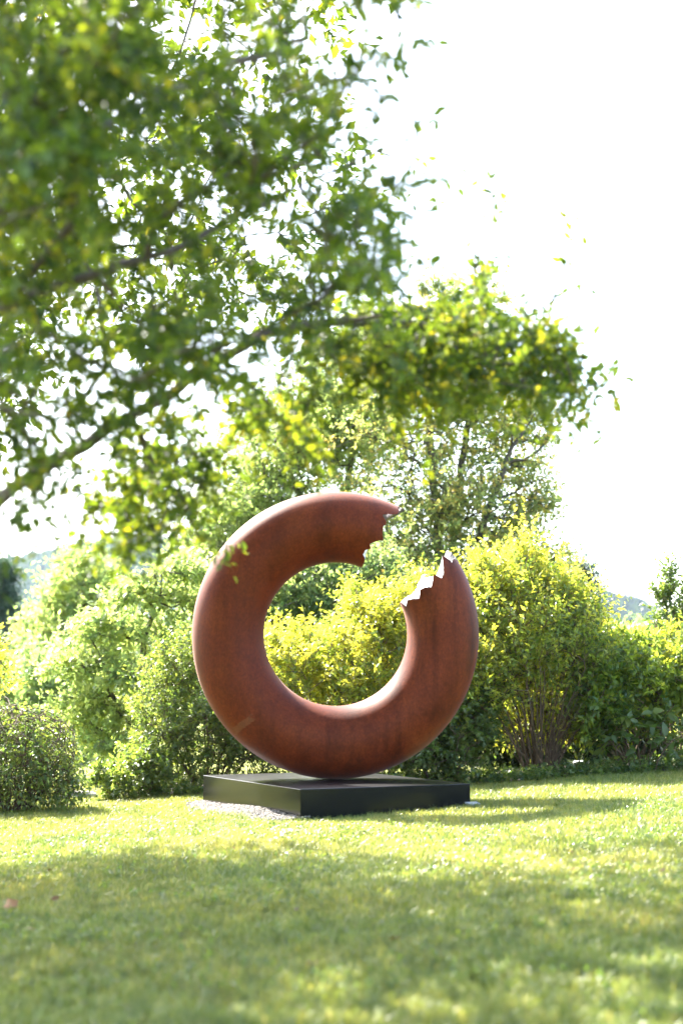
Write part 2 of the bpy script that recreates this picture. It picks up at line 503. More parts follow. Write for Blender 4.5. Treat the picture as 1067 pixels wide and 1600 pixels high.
# plinth: slab on a recessed foot
PC = (-0.1213, 15.234); PYAW = math.radians(26.1); PA, PB, PHT = 1.8632, 2.5973, 0.25
plinth = thing('plinth', 'low black satin rectangular plinth under the broken ring', 'plinth', (PC[0], PC[1], 0), rotz=PYAW)
import bmesh
def bevel_box(name, sx, sy, z0, z1, bev, seg=2):
    bm = bmesh.new()
    bmesh.ops.create_cube(bm, size=1.0)
    for v_ in bm.verts:
        v_.co = Vector((v_.co.x * sx, v_.co.y * sy, z0 if v_.co.z < 0 else z1))
    bmesh.ops.bevel(bm, geom=bm.edges[:], offset=bev, segments=seg, affect='EDGES', profile=0.5)
    me = bpy.data.meshes.new(name); bm.to_mesh(me); bm.free()
    return me
obj('slab', bevel_box('slab', PA, PB, -0.085, PHT, 0.006), M['black'], plinth)
obj('recessed_foot', bevel_box('recessed_foot', PA - 0.16, PB - 0.16, -0.35, -0.087, 0.004), M['gap'], plinth)

# gravel under the low side of the plinth
def stones(n, fn, size, seed, name):
    r2 = np.random.default_rng(seed)
    t = (1 + 5 ** 0.5) / 2
    ico = np.array([(-1, t, 0), (1, t, 0), (-1, -t, 0), (1, -t, 0), (0, -1, t), (0, 1, t), (0, -1, -t), (0, 1, -t), (t, 0, -1), (t, 0, 1), (-t, 0, -1), (-t, 0, 1)], float) / 1.9
    fc = np.array([(0, 11, 5), (0, 5, 1), (0, 1, 7), (0, 7, 10), (0, 10, 11), (1, 5, 9), (5, 11, 4), (11, 10, 2), (10, 7, 6), (7, 1, 8), (3, 9, 4), (3, 4, 2), (3, 2, 6), (3, 6, 8), (3, 8, 9), (4, 9, 5), (2, 4, 11), (6, 2, 10), (8, 6, 7), (9, 8, 1)])
    pts = fn(r2, n)
    n = len(pts)
    s = size * (0.5 + r2.random((n, 1, 1))) * (0.7 + 0.6 * r2.random((n, 1, 3)))
    s[:, :, 2] *= 0.7
    Vv = ico[None] * s * (0.85 + 0.3 * r2.random((n, 12, 1)))
    a = r2.random(n) * 6.28
    c, s_ = np.cos(a)[:, None], np.sin(a)[:, None]
    Vv = np.stack([Vv[..., 0] * c - Vv[..., 1] * s_, Vv[..., 0] * s_ + Vv[..., 1] * c, Vv[..., 2]], -1) + pts[:, None, :]
    Ff = (fc[None] + 12 * np.arange(n)[:, None, None]).reshape(-1, 3)
    return new_mesh(name, Vv.reshape(-1, 3), Ff, np.repeat(r2.random(n), 12))
def gravel_pts(r2, n):
    # strip along the left-hand face, in plinth axes
    u = r2.uniform(-PA / 2 - 0.42, -PA / 2 + 0.10, n); w = r2.uniform(-PB / 2 - 0.02, PB / 2 + 0.05, n)
    d = (-PA / 2 - u)
    keep = d < 0.40 * (0.35 + 0.65 * np.sin(np.clip((w + PB / 2) / PB, 0, 1) * math.pi) ** 0.6) + r2.normal(0, 0.05, n)
    u, w = u[keep], w[keep]
    x = PC[0] + u * math.cos(PYAW) - w * math.sin(PYAW); y = PC[1] + u * math.sin(PYAW) + w * math.cos(PYAW)
    return np.stack([x, y, ground_z(x, y) + 0.012 + 0.045 * np.clip(1 - d[keep] / 0.4, 0, 1)], -1)
g = obj('gravel', stones(5200, gravel_pts, 0.014, 5, 'gravel'), M['gravel'], kind='stuff')
tag(g, 'pinkish grey gravel along the left foot of the plinth', 'gravel')

# small plaque flat in the grass by the right corner
pq = W(733, 1257, 14.55)
pl = obj('ground_plaque', bevel_box('ground_plaque', 0.13, 0.09, 0, 0.02, 0.003), M['plaque'])
pl.location = (pq[0] + 0.02, 14.42, float(ground_z(pq[0], 14.42)) + 0.035); pl.rotation_euler = (math.radians(8), 0, PYAW)
tag(pl, 'small pale plaque in the grass at the right corner of the plinth', 'plaque')

# ------------------------------------------------------------------ plant building
def tubes(chains, sides):
    VV, FF, off = [], [], 0
    ang = np.linspace(0, 2 * math.pi, sides, endpoint=False)
    for pts, rad in chains:
        n = len(pts)
        if n < 2:
            continue
        tan = norm(np.gradient(pts, axis=0))
        ref = np.array([0.31, 0.87, 0.38]) if abs(tan[0, 2]) > 0.7 else np.array([0.1, 0.2, 0.97])
        a = norm(np.cross(tan, ref)); b = np.cross(tan, a)
        ring = pts[:, None, :] + rad[:, None, None] * (np.cos(ang)[None, :, None] * a[:, None, :] + np.sin(ang)[None, :, None] * b[:, None, :])
        VV.append(ring.reshape(-1, 3))
        i = np.arange(n * sides).reshape(n, sides) + off; j = np.roll(i, -1, 1)
        FF.append(np.stack([i[:-1], j[:-1], j[1:], i[1:]], -1).reshape(-1, 4))
        off += n * sides
    return np.concatenate(VV), np.concatenate(FF)

def grow(roots, targets, seg, r_tip, wob=0.12, power=0.45, cost=0.25, rmax=None):
    """join every target to the nearest point of the growing skeleton; returns chains and target directions"""
    pos, par, depth = [], [], []
    for line, attach in roots:
        prev = attach
        for p in line:
            pos.append(np.asarray(p, float)); par.append(prev)
            depth.append(0.0 if prev < 0 else depth[prev] + np.linalg.norm(pos[-1] - pos[prev]))
            prev = len(pos) - 1
    n0 = len(pos)
    cap = n0 + len(targets) * 14 + 10
    A = np.zeros((cap, 3)); A[:n0] = pos
    Dp = np.zeros(cap); Dp[:n0] = depth
    par = par + [0] * (cap - n0)
    n = n0
    base = A[:n0]
    d0 = np.min(np.linalg.norm(targets[:, None, :] - base[None], axis=2), axis=1)
    tip_id = np.zeros(len(targets), int)
    dirs = np.zeros((len(targets), 3))
    for k in np.argsort(d0):
        t = targets[k]
        dv = A[:n] - t
        dist = np.sqrt((dv * dv).sum(1))
        c = dist + cost * np.maximum(dv[:, 2], 0) * 1.5 + 0.04 * Dp[:n]
        a = int(np.argmin(c))
        L = dist[a]
        m_ = int(np.clip(L / seg, 1, 12))
        p0 = A[a]
        prev = a
        lift = np.array([0, 0, 0.10 * L]) + rng.normal(0, wob * L * 0.5, 3)
        for s in range(1, m_ + 1):
            u = s / m_
            p = p0 + (t - p0) * u + lift * math.sin(u * math.pi) + (rng.normal(0, wob * seg, 3) if s < m_ else 0)
            A[n] = p; par[n] = prev; Dp[n] = Dp[prev] + L / m_
            prev = n; n += 1
        tip_id[k] = prev
        dirs[k] = A[prev] - A[par[prev]] if par[prev] >= 0 else (0, 0, 1)
    par = par[:n]; A = A[:n]
    cnt = np.zeros(n); cnt[tip_id] += 1
    for k in range(n - 1, -1, -1):
        if par[k] >= 0:
            cnt[par[k]] += cnt[k]
    cnt = np.maximum(cnt, 1)
    rad = r_tip * cnt ** power
    if rmax: rad = np.minimum(rad, rmax)
    kids = [[] for _ in range(n)]
    for k in range(n):
        if par[k] >= 0:
            kids[par[k]].append(k)
    main = [max(ks, key=lambda q: cnt[q]) if ks else -1 for ks in kids]
    chains = []
    for k in range(n):
        if par[k] < 0 or main[par[k]] != k:
            ids = [k]
            while main[ids[-1]] >= 0:
                ids.append(main[ids[-1]])
            if par[k] >= 0:
                pts = np.concatenate([A[par[k]][None], A[ids]]); rr = np.concatenate([[rad[k]], rad[ids]])
            else:
                pts = A[ids]; rr = rad[ids].copy()
            chains.append((pts, rr))
    return chains, norm(dirs)

def sprays(targets, dirs, shoots, leaves, length, llen, lwid, up=0.3, rnd=0.6, droop=0.0, clump=0.25, tint0=0.45, tvar=0.18, leaf_up=0.5, lenvar=0.4, shape=4, fold=0.25, tshift=0.0):
    """leafy shoots from every target; returns leaf verts, faces, tint, and twig cones"""
    nt = len(targets)
    S = nt * shoots
    base = np.repeat(targets, shoots, 0)
    d = norm(np.repeat(dirs, shoots, 0) + np.array([0, 0, up]) + rng.normal(0, rnd, (S, 3)))
    L = length * (1 - lenvar + 2 * lenvar * rng.random(S))
    ct = np.repeat(rng.normal(0, clump, nt) + tshift, shoots)
    N = S * leaves
    bs = np.repeat(base, leaves, 0); dd = np.repeat(d, leaves, 0); LL = np.repeat(L, leaves)
    u = np.tile((np.arange(leaves) + 0.6) / leaves, S) + rng.normal(0, 0.04, N)
    p = bs + dd * (u * LL)[:, None]
    p[:, 2] -= droop * LL * u * u
    perp = norm(np.cross(dd, rng.normal(0, 1, (N, 3))))
    ax = norm(dd * 0.55 + perp * 0.9 + rng.normal(0, 0.25, (N, 3)) + np.array([0, 0, -droop * 0.6]))
    nr = rng.normal(0, 0.6, (N, 3)) + np.array([0, 0, leaf_up])
    sd = norm(np.cross(ax, nr)); nr = np.cross(sd, ax)
    sz = (0.65 + 0.7 * rng.random(N))[:, None]
    l = llen * sz; w = lwid * sz * 0.5
    tint = np.clip(tint0 + np.repeat(ct, leaves) + rng.normal(0, tvar, N), 0, 1)
    if shape == 4:
        Vv = np.stack([p, p + ax * l * 0.45 + sd * w + nr * w * fold, p + ax * l - nr * l * 0.08, p + ax * l * 0.45 - sd * w + nr * w * fold], 1)
        fb = np.array([(0, 1, 2), (0, 2, 3)])
    else:
        Vv = np.stack([p, p + ax * l * 0.3 + sd * w + nr * w * fold, p + ax * l * 0.68 + sd * w * 0.75 + nr * w * fold * 0.6, p + ax * l - nr * l * 0.14,
                       p + ax * l * 0.68 - sd * w * 0.75 + nr * w * fold * 0.6, p + ax * l * 0.3 - sd * w + nr * w * fold, p + ax * l * 0.5], 1)
        fb = np.array([(0, 1, 6), (1, 2, 6), (2, 3, 6), (3, 4, 6), (4, 5, 6), (5, 0, 6)])
    k = Vv.shape[1]
    F = (fb[None] + k * np.arange(N)[:, None, None]).reshape(-1, 3)
    # twig cones
    a = norm(np.cross(d, np.array([0.3, 0.5, 0.8]))); b = np.cross(d, a)
    tr = np.clip(length * 0.011, 0.0014, 0.005)
    tip = base + d * L[:, None]; tip[:, 2] -= droop * L
    TV = np.stack([base + a * tr, base - a * tr * 0.5 + b * tr * 0.87, base - a * tr * 0.5 - b * tr * 0.87, tip], 1)
    TF = (np.array([(0, 1, 3), (1, 2, 3), (2, 0, 3)])[None] + 4 * np.arange(S)[:, None, None]).reshape(-1, 3)
    return dict(V=Vv, F=F, tint=tint, k=k, TV=TV.reshape(-1, 3), TF=TF, p=p, ax=ax, nr=nr, l=l[:, 0])

def blob(px, py, D, rx, ry, rd, n, shell=0.45):
    """n points in a lump centred on a bearing at depth D; rx, ry in picture pixels, rd in metres deep"""
    c = W(px, py, D)
    s = D / F_PX
    v = norm(rng.normal(0, 1, (n, 3)))
    rr = rng.random(n) ** shell
    return c + v * rr[:, None] * np.array([rx * s, rd, ry * s])

def plant(name, label, cat, base, roots, T, seg, r_tip, leaf, stem, sp, group=None, power=0.45, wob=0.12, sides=5, cost=0.25, names=('trunk', 'crown'), rmax=None, kindless=True):
    T = T[T[:, 2] > ground_z(T[:, 0], T[:, 1]) + 0.04]
    root = thing(name, label, cat, base, group)
    b = np.array(base, float)
    chains, dirs = grow(roots, T, seg, r_tip, wob, power, cost, rmax)
    ctr = T.mean(0)
    out = norm(T - ctr)
    dirs = norm(dirs * 0.6 + out * 0.5)
    V1, F1 = tubes(chains, sides)
    s = sprays(T, dirs, **sp)
    V1 = np.concatenate([V1, s['TV']]); F2 = s['TF'] + len(V1) - len(s['TV'])
    obj(names[0], new_mesh(names[0], V1 - b, [F1, F2], smooth=True), stem, root)
    obj(names[1], new_mesh(names[1], s['V'].reshape(-1, 3) - b, s['F'], np.repeat(s['tint'], s['k'])), leaf, root)
    return root, s

def gp(px, D):
    """ground point on the bearing px at depth D"""
    x = (px - 533.5) / F_PX * D * 1.0
    return np.array([x, D, float(ground_z(x, D))])

def vase(base, n, spread, h, lean=(0, 0)):
    """many stems rising from one clump"""
    out = []
    for k in range(n):
        a = rng.random() * 6.283; r = rng.random() ** 0.5
        b = base + np.array([math.cos(a) * r * spread * 0.28, math.sin(a) * r * spread * 0.28, -0.06])
        hh = h * (0.6 + 0.5 * rng.random())
        o = np.array([math.cos(a) * spread * r + lean[0], math.sin(a) * spread * r + lean[1], hh])
        pts = [b + np.array([o[0] * u ** 1.5, o[1] * u ** 1.5, o[2] * u]) + rng.normal(0, 0.018, 3) * (u > 0) for u in np.linspace(0, 1, 7)]
        out.append((pts, -1))
    return out

# ------------------------------------------------------------------ shrubs
# big yellow-green arching shrub right of the ring
b = gp(838, 18.2)
T = np.concatenate([blob(825, 1010, 18.2, 100, 85, 0.9, 260), blob(795, 935, 18.2, 62, 52, 0.5, 80), blob(822, 880, 18.2, 14, 42, 0.15, 13), blob(872, 950, 18.3, 42, 36, 0.4, 36), blob(765, 905, 18.2, 14, 30, 0.15, 8), blob(855, 905, 18.3, 10, 26, 0.12, 6), blob(905, 985, 18.2, 30, 30, 0.3, 18),
                    blob(770, 1060, 17.9, 60, 55, 0.5, 75), blob(905, 1050, 18.2, 50, 55, 0.6, 80), blob(742, 945, 18.4, 28, 42, 0.3, 30), blob(910, 1120, 18.4, 45, 50, 0.5, 60), blob(820, 1110, 18.8, 90, 50, 0.4, 110)])
plant('arching_shrub', 'tall yellow green arching shrub with bare brown stems, right of the ring', 'shrub', b, vase(b, 110, 0.62, 1.3), T, 0.22, 0.0045, M['leaf_yellow'], M['stem'],
      dict(shoots=4, leaves=13, length=0.42, llen=0.072, lwid=0.030, up=0.75, rnd=0.5, clump=0.22, tint0=0.6), power=0.3, names=('stems', 'foliage'))
# shrub seen through and behind the ring
b = gp(585, 18.6)
T = np.concatenate([blob(560, 1060, 18.5, 130, 70, 0.8, 250), blob(600, 990, 18.6, 75, 48, 0.6, 115), blob(655, 945, 18.6, 42, 40, 0.4, 52), blob(470, 1030, 18.6, 60, 50, 0.5, 70), blob(560, 950, 18.7, 25, 20, 0.3, 14), blob(690, 980, 18.5, 45, 80, 0.5, 90)])
plant('spreading_shrub', 'bright yellow green shrub filling the view through the ring', 'shrub', b, vase(b, 26, 1.0, 1.3), T, 0.22, 0.0045, M['leaf_yellow'], M['stem'],
      dict(shoots=4, leaves=13, length=0.35, llen=0.072, lwid=0.030, up=0.6, rnd=0.6, clump=0.22, tint0=0.66), power=0.3, names=('stems', 'foliage'))
# darker low growth behind the right end of the plinth
b = gp(690, 17.9)
T = np.concatenate([blob(690, 1150, 17.8, 75, 60, 0.5, 200), blob(620, 1160, 18.0, 70, 45, 0.4, 110), blob(740, 1110, 17.9, 40, 50, 0.4, 80)])
plant('low_dark_shrub', 'dark green low shrub behind the right side of the plinth', 'shrub', b, vase(b, 22, 0.6, 0.7), T, 0.16, 0.004, M['leaf_mid'], M['stem'],
      dict(shoots=3, leaves=11, length=0.22, llen=0.065, lwid=0.034, up=0.2, rnd=0.7, clump=0.15, tint0=0.38, leaf_up=0.8), power=0.3, names=('stems', 'foliage'))
# broad-leaved shrub at the right
b = gp(985, 18.4)
T = np.concatenate([blob(985, 1070, 18.3, 95, 70, 0.7, 230), blob(1060, 1060, 18.4, 60, 70, 0.6, 120), blob(960, 1035, 18.6, 55, 30, 0.5, 60), blob(930, 1110, 18.0, 40, 55, 0.4, 60)])
plant('broad_shrub', 'wide mid green shrub at the right edge of the lawn', 'shrub', b, vase(b, 24, 0.8, 0.9), T, 0.2, 0.0045, M['leaf_yellow'], M['stem'],
      dict(shoots=4, leaves=10, length=0.26, llen=0.085, lwid=0.040, up=0.35, rnd=0.6, clump=0.16, tint0=0.36, leaf_up=0.9), power=0.3, names=('stems', 'foliage'))
# large-leaved plant in front of it
def leaf_objects(s_, ids, parent, b_, mat, wl):
    ps = []
    for tt in (0.25, 0.45, 0.6, 0.85):
        w = wl / 2; fd = 0.25
        lv = np.array([(0, 0, 0), (0.3, w, w * fd), (0.68, w * 0.75, w * fd * 0.6), (1.0, 0, -0.14), (0.68, -w * 0.75, w * fd * 0.6), (0.3, -w, w * fd), (0.5, 0, 0)])
        me = new_mesh('leaf', lv, np.array([(0, 1, 6), (1, 2, 6), (2, 3, 6), (3, 4, 6), (4, 5, 6), (5, 0, 6)]), np.full(7, tt))
        me.materials.append(mat); ps.append(me)
    for k in ids:
        ax = Vector(s_['ax'][k]); nr = Vector(s_['nr'][k]).normalized(); sd = nr.cross(ax).normalized()
        o = bpy.data.objects.new('leaf', ps[int(np.argmin(np.abs(np.array([0.25, 0.45, 0.6, 0.85]) - s_['tint'][k])))])
        col.objects.link(o); o.parent = parent
        o.matrix_basis = Matrix.Translation(Vector(s_['p'][k] - b_)) @ Matrix((ax, sd, nr)).transposed().to_4x4() @ Matrix.Scale(float(s_['l'][k]), 4)
b = gp(1000, 17.75)
T = np.concatenate([blob(960, 1150, 17.75, 38, 42, 0.2, 16), blob(1030, 1150, 17.75, 45, 45, 0.25, 20), blob(995, 1120, 17.8, 40, 35, 0.2, 10)])
bp_root = thing('large_leaved_plant', 'large leaved green plant at the foot of the right hedge', 'plant', b)
ch, di = grow(vase(b, 9, 0.42, 0.5), T, 0.1, 0.004, 0.1, 0.3)
s = sprays(T, di, 1, 5, 0.2, 0.15, 0.08, up=0.1, rnd=0.5, droop=0.5, tint0=0.35, shape=6, leaf_up=1.0)
Vs, Fs = tubes(ch, 5)
obj('stems', new_mesh('stems', Vs - b, Fs, smooth=True), M['stem'], bp_root)
leaf_objects(s, range(len(s['p'])), bp_root, b, M['leaf_mid'], 0.5)
# shaded second row closing the hedge behind the bare stems
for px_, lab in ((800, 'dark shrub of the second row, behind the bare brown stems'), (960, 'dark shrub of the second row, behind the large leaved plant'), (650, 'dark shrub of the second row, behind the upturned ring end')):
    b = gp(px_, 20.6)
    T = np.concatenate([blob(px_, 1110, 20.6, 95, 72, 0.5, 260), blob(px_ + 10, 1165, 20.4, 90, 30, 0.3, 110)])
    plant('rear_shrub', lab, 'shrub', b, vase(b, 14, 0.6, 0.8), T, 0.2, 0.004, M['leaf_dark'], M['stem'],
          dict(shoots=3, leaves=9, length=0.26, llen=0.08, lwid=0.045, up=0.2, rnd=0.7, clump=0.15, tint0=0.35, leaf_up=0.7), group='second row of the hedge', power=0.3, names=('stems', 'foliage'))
b = gp(1190, 18.6)
T = np.concatenate([blob(1180, 1080, 18.6, 110, 90, 0.8, 260), blob(1230, 1020, 18.7, 80, 50, 0.6, 110)])
plant('broad_shrub', 'last shrub of the hedge, cut by the right picture edge', 'shrub', b, vase(b, 20, 0.8, 0.9), T, 0.2, 0.0045, M['leaf_yellow'], M['stem'],
      dict(shoots=4, leaves=10, length=0.26, llen=0.085, lwid=0.040, up=0.35, rnd=0.6, clump=0.16, tint0=0.4, leaf_up=0.9), power=0.3, names=('stems', 'foliage'))
# upright shoots above it
b = gp(1050, 19.3)
T = np.concatenate([blob(1038, 965, 19.3, 14, 55, 0.15, 30), blob(1066, 970, 19.3, 16, 60, 0.2, 34), blob(1090, 1000, 19.3, 40, 60, 0.3, 60), blob(1045, 910, 19.3, 9, 22, 0.1, 10)])
plant('upright_shrub', 'upright dark leafy shoots rising at the far right edge', 'shrub', b, vase(b, 8, 0.35, 1.9), T, 0.2, 0.004, M['leaf_mid'], M['stem'],
      dict(shoots=3, leaves=12, length=0.26, llen=0.07, lwid=0.03, up=1.1, rnd=0.4, clump=0.14, tint0=0.4), power=0.3, names=('stems', 'foliage'))
# left shrub beside the plinth
b = gp(330, 18.3)
T = np.concatenate([blob(320, 1130, 18.2, 110, 90, 0.8, 330), blob(285, 1055, 18.3, 60, 55, 0.5, 110), blob(400, 1140, 18.2, 70, 75, 0.6, 150), blob(250, 1170, 17.9, 50, 60, 0.4, 70)])
plant('fine_leaved_shrub', 'airy grey green fine leaved shrub behind the left side of the plinth', 'shrub', b, vase(b, 30, 0.8, 1.2), T, 0.2, 0.004, M['leaf_mid'], M['stem'],
      dict(shoots=4, leaves=12, length=0.26, llen=0.050, lwid=0.026, up=0.35, rnd=0.7, clump=0.2, tint0=0.58, leaf_up=0.7), power=0.3, names=('stems', 'foliage'))
b = gp(195, 17.3)
T = np.concatenate([blob(195, 1218, 17.3, 48, 30, 0.35, 90), blob(232, 1205, 17.4, 30, 36, 0.3, 40)])
plant('low_blue_shrub', 'low blue green shrub at the left end of the hedge, beside the rock', 'shrub', b, vase(b, 10, 0.3, 0.3), T, 0.12, 0.003, M['leaf_mid'], M['stem'],
      dict(shoots=3, leaves=9, length=0.14, llen=0.06, lwid=0.036, up=0.4, rnd=0.6, clump=0.12, tint0=0.55, leaf_up=0.9), power=0.3, names=('stems', 'foliage'))
# vine-covered mound at the far left
b = gp(30, 15.7)
T = np.concatenate([blob(35, 1180, 15.7, 78, 72, 0.6, 330, 0.3), blob(-25, 1170, 15.8, 75, 80, 0.7, 200, 0.3), blob(100, 1215, 15.6, 24, 35, 0.3, 40)])
plant('vine_mound', 'rounded mound of tangled vines at the left edge of the lawn', 'shrub', b, vase(b, 40, 0.55, 0.7), T, 0.14, 0.004, M['leaf_mid'], M['vine'],
      dict(shoots=3, leaves=6, length=0.24, llen=0.052, lwid=0.028, up=-0.1, rnd=0.6, droop=0.7, clump=0.22, tint0=0.5, leaf_up=0.9), power=0.32, names=('stems', 'foliage'))
vm = [o for o in col.objects if o.name == 'vine_mound'][0]
strands = []
for k in range(80):
    c_, r_ = (W(35, 1180, 15.7), np.array([0.57, 0.62, 0.52])) if rng.random() < 0.65 else (W(-25, 1170, 15.8), np.array([0.55, 0.7, 0.57]))
    az = rng.random() * 6.283; p0 = rng.uniform(0.1, 0.9); p1 = p0 + rng.uniform(0.7, 1.5); bl = rng.uniform(0.9, 1.1); tw = rng.normal(0, 1.6)
    pts = []
    for u in np.linspace(0, 1, 9):
        po = p0 + (p1 - p0) * u; aa = az + tw * u
        pts.append(c_ + r_ * bl * np.array([math.sin(po) * math.cos(aa), math.sin(po) * math.sin(aa), math.cos(po)]) + rng.normal(0, 0.012, 3))
    strands.append((np.array(pts), np.linspace(0.005, 0.0025, 9)))
Vs, Fs = tubes(strands, 4)
obj('dry_vines', new_mesh('dry_vines', Vs - np.array(vm.location), Fs, smooth=True), M['vine'], vm)
b = gp(-40, 17.5)
T = np.concatenate([blob(-8, 1040, 17.5, 26, 45, 0.3, 26), blob(-50, 1080, 17.5, 50, 70, 0.5, 60)])
plant('edge_shrub', 'sparse yellowish twigs entering at the left edge above the vine mound', 'shrub', b, vase(b, 6, 0.3, 1.2), T, 0.2, 0.004, M['leaf_yellow'], M['stem'],
      dict(shoots=2, leaves=9, length=0.24, llen=0.07, lwid=0.032, up=0.4, rnd=0.6, clump=0.1, tint0=0.75), power=0.3, names=('stems', 'foliage'))

# ------------------------------------------------------------------ trees behind
def tree_roots(base, stems):
    """stems: list of polylines as (px, py, D)"""
    out = []
    for st in stems:
        pts = [base + np.array([0, 0, -0.15]) + rng.normal(0, 0.03, 3) * np.array([1, 1, 0])] + [W(*p) for p in st]
        # refine
        fine = []
        for a, c in zip(pts[:-1], pts[1:]):
            m_ = max(2, int(np.linalg.norm(c - a) / 0.3))
            for u in np.linspace(0, 1, m_, endpoint=False):
                fine.append(a + (c - a) * u + rng.normal(0, 0.012, 3))
        fine.append(pts[-1])
        out.append((fine, -1))
    return out

SP_T = dict(shoots=4, leaves=9, length=0.42, llen=0.10, lwid=0.055, up=0.1, rnd=0.8, clump=0.14, tint0=0.5, leaf_up=0.8)
# airy many-stemmed tree behind the gap of the ring
b = gp(700, 25)
T = np.concatenate([blob(720, 640, 25, 130, 120, 1.6, 266, 0.6), blob(660, 560, 25, 90, 90, 1.2, 124, 0.6), blob(740, 500, 25, 60, 75, 0.8, 70, 0.6), blob(800, 690, 25.3, 80, 90, 1.0, 115, 0.6), blob(690, 790, 24.8, 130, 90, 1.4, 282, 0.6), blob(640, 870, 24.6, 120, 60, 1.2, 202, 0.6),
                    blob(830, 780, 25, 48, 70, 0.8, 60, 0.6), blob(850, 870, 25, 45, 30, 0.7, 35, 0.6), blob(790, 850, 25, 60, 60, 1.0, 93, 0.6), blob(850, 650, 25.2, 35, 50, 0.6, 14, 0.6), blob(700, 470, 25, 50, 50, 0.7, 26, 0.6), blob(600, 690, 25.4, 90, 90, 1.0, 76, 0.6), blob(720, 960, 25, 100, 60, 1.0, 93, 0.6)])
plant('airy_tree', 'tall airy tree with several dark stems behind the gap in the ring', 'tree', b,
      tree_roots(b, [[(690, 900, 25), (680, 760, 25), (668, 640, 25), (655, 540, 25)], [(706, 900, 25), (712, 780, 25.2), (735, 640, 25.3), (745, 520, 25.3)], [(730, 900, 24.8), (762, 800, 24.7), (800, 700, 24.6), (840, 640, 24.6)]]),
      T, 0.3, 0.006, M['leaf_tree'], M['bark'], dict(SP_T, tint0=0.66, llen=0.078, lwid=0.044, clump=0.2), group='trees behind the hedge', power=0.44, cost=0.4, rmax=0.12)
# paler tree behind the top of the ring
b = gp(520, 27.5)
T = np.concatenate([blob(470, 700, 27.5, 140, 90, 1.6, 453, 0.6), blob(540, 640, 27.5, 100, 100, 1.4, 320, 0.6), blob(400, 800, 27.3, 100, 80, 1.4, 345, 0.6), blob(500, 850, 27.4, 110, 80, 1.3, 345, 0.6), blob(330, 870, 27, 60, 50, 1.0, 105, 0.6), blob(560, 540, 27.5, 60, 60, 0.8, 79, 0.6)])
plant('pale_yellow_tree', 'pale yellow green tree rising behind the top of the ring', 'tree', b,
      tree_roots(b, [[(535, 950, 27.5), (538, 850, 27.5), (545, 740, 27.5), (560, 600, 27.5)], [(520, 950, 27.4), (480, 800, 27.3), (430, 690, 27.3)], [(530, 900, 27.5), (600, 720, 27.6)]]),
      T, 0.3, 0.006, M['leaf_pale_haze'], M['bark'], dict(SP_T, tint0=0.55, llen=0.085, lwid=0.05), group='trees behind the hedge', power=0.40, cost=0.4, rmax=0.11)
# dense understorey tree seen through the ring
b = gp(470, 22)
T = np.concatenate([blob(480, 930, 22, 90, 55, 0.9, 200, 0.5), blob(570, 900, 22.3, 70, 50, 0.9, 110, 0.5), blob(420, 990, 22, 60, 45, 0.7, 70, 0.5), blob(520, 985, 22, 80, 40, 0.7, 80, 0.5)])
plant('understorey_tree', 'dense mid green small tree seen through the ring above the yellow shrub', 'tree', b,
      tree_roots(b, [[(470, 1050, 22), (480, 960, 22)], [(540, 1040, 22.2), (560, 930, 22.3)]]), T, 0.25, 0.006, M['leaf_tree'], M['bark'], dict(SP_T, tint0=0.32, length=0.34, llen=0.085, lwid=0.05), power=0.4)
# layered yellow-green tree at left: flat pads of leaves with shade between
b = gp(215, 22.5)
T = np.concatenate([blob(px_, py_, 22.5 + dz_, rx_, ry_, 0.8, n_, 0.5) for px_, py_, dz_, rx_, ry_, n_ in
                    ((285, 895, 0.0, 52, 16, 42), (225, 935, -0.2, 62, 15, 46), (310, 950, 0.2, 55, 16, 42), (165, 985, -0.3, 62, 16, 50), (255, 1000, 0.1, 66, 15, 50), (125, 1040, -0.2, 60, 15, 44), (205, 1055, -0.4, 66, 16, 52),
                     (150, 1095, -0.1, 70, 14, 44), (225, 1115, 0.0, 60, 14, 40), (110, 1130, 0.1, 46, 12, 26), (180, 1155, -0.2, 56, 14, 34), (300, 1040, 0.3, 50, 18, 34))])
plant('layered_tree', 'bright yellow green layered tree left of the ring', 'tree', b,
      tree_roots(b, [[(220, 1100, 22.5), (225, 1000, 22.5), (245, 920, 22.5)], [(200, 1120, 22.4), (150, 1050, 22.3)]]), T, 0.25, 0.006, M['leaf_pale_haze'], M['bark'], dict(SP_T, tint0=0.55, leaf_up=1.6, length=0.34, up=0.0, clump=0.2), power=0.4)
# pale rounded trees further left
b = gp(130, 36)
T = np.concatenate([blob(135, 930, 36, 55, 65, 1.5, 150, 0.5), blob(90, 1000, 36, 60, 60, 1.5, 130, 0.5), blob(170, 1000, 36.5, 50, 80, 1.5, 100, 0.5)])
plant('pale_rounded_tree', 'pale rounded tree below the left hill', 'tree', b, tree_roots(b, [[(130, 1080, 36), (133, 960, 36)]]), T, 0.4, 0.008, M['leaf_pale_haze'], M['bark'], dict(SP_T, length=0.6, llen=0.14, lwid=0.08, tint0=0.55), group='far trees at left')
b = gp(60, 31)
T = np.concatenate([blob(75, 1080, 31, 60, 70, 1.3, 160, 0.5), blob(40, 1120, 31, 60, 60, 1.3, 90, 0.5), blob(120, 1130, 31, 50, 55, 1.2, 80, 0.5)])
plant('soft_green_tree', 'small soft green tree between the vine mound and the pale rounded tree', 'tree', b, tree_roots(b, [[(65, 1150, 31), (70, 1080, 31)]]), T, 0.4, 0.008, M['leaf_pale_haze'], M['bark'], dict(SP_T, length=0.5, llen=0.12, lwid=0.07, tint0=0.2), group='far trees at left')

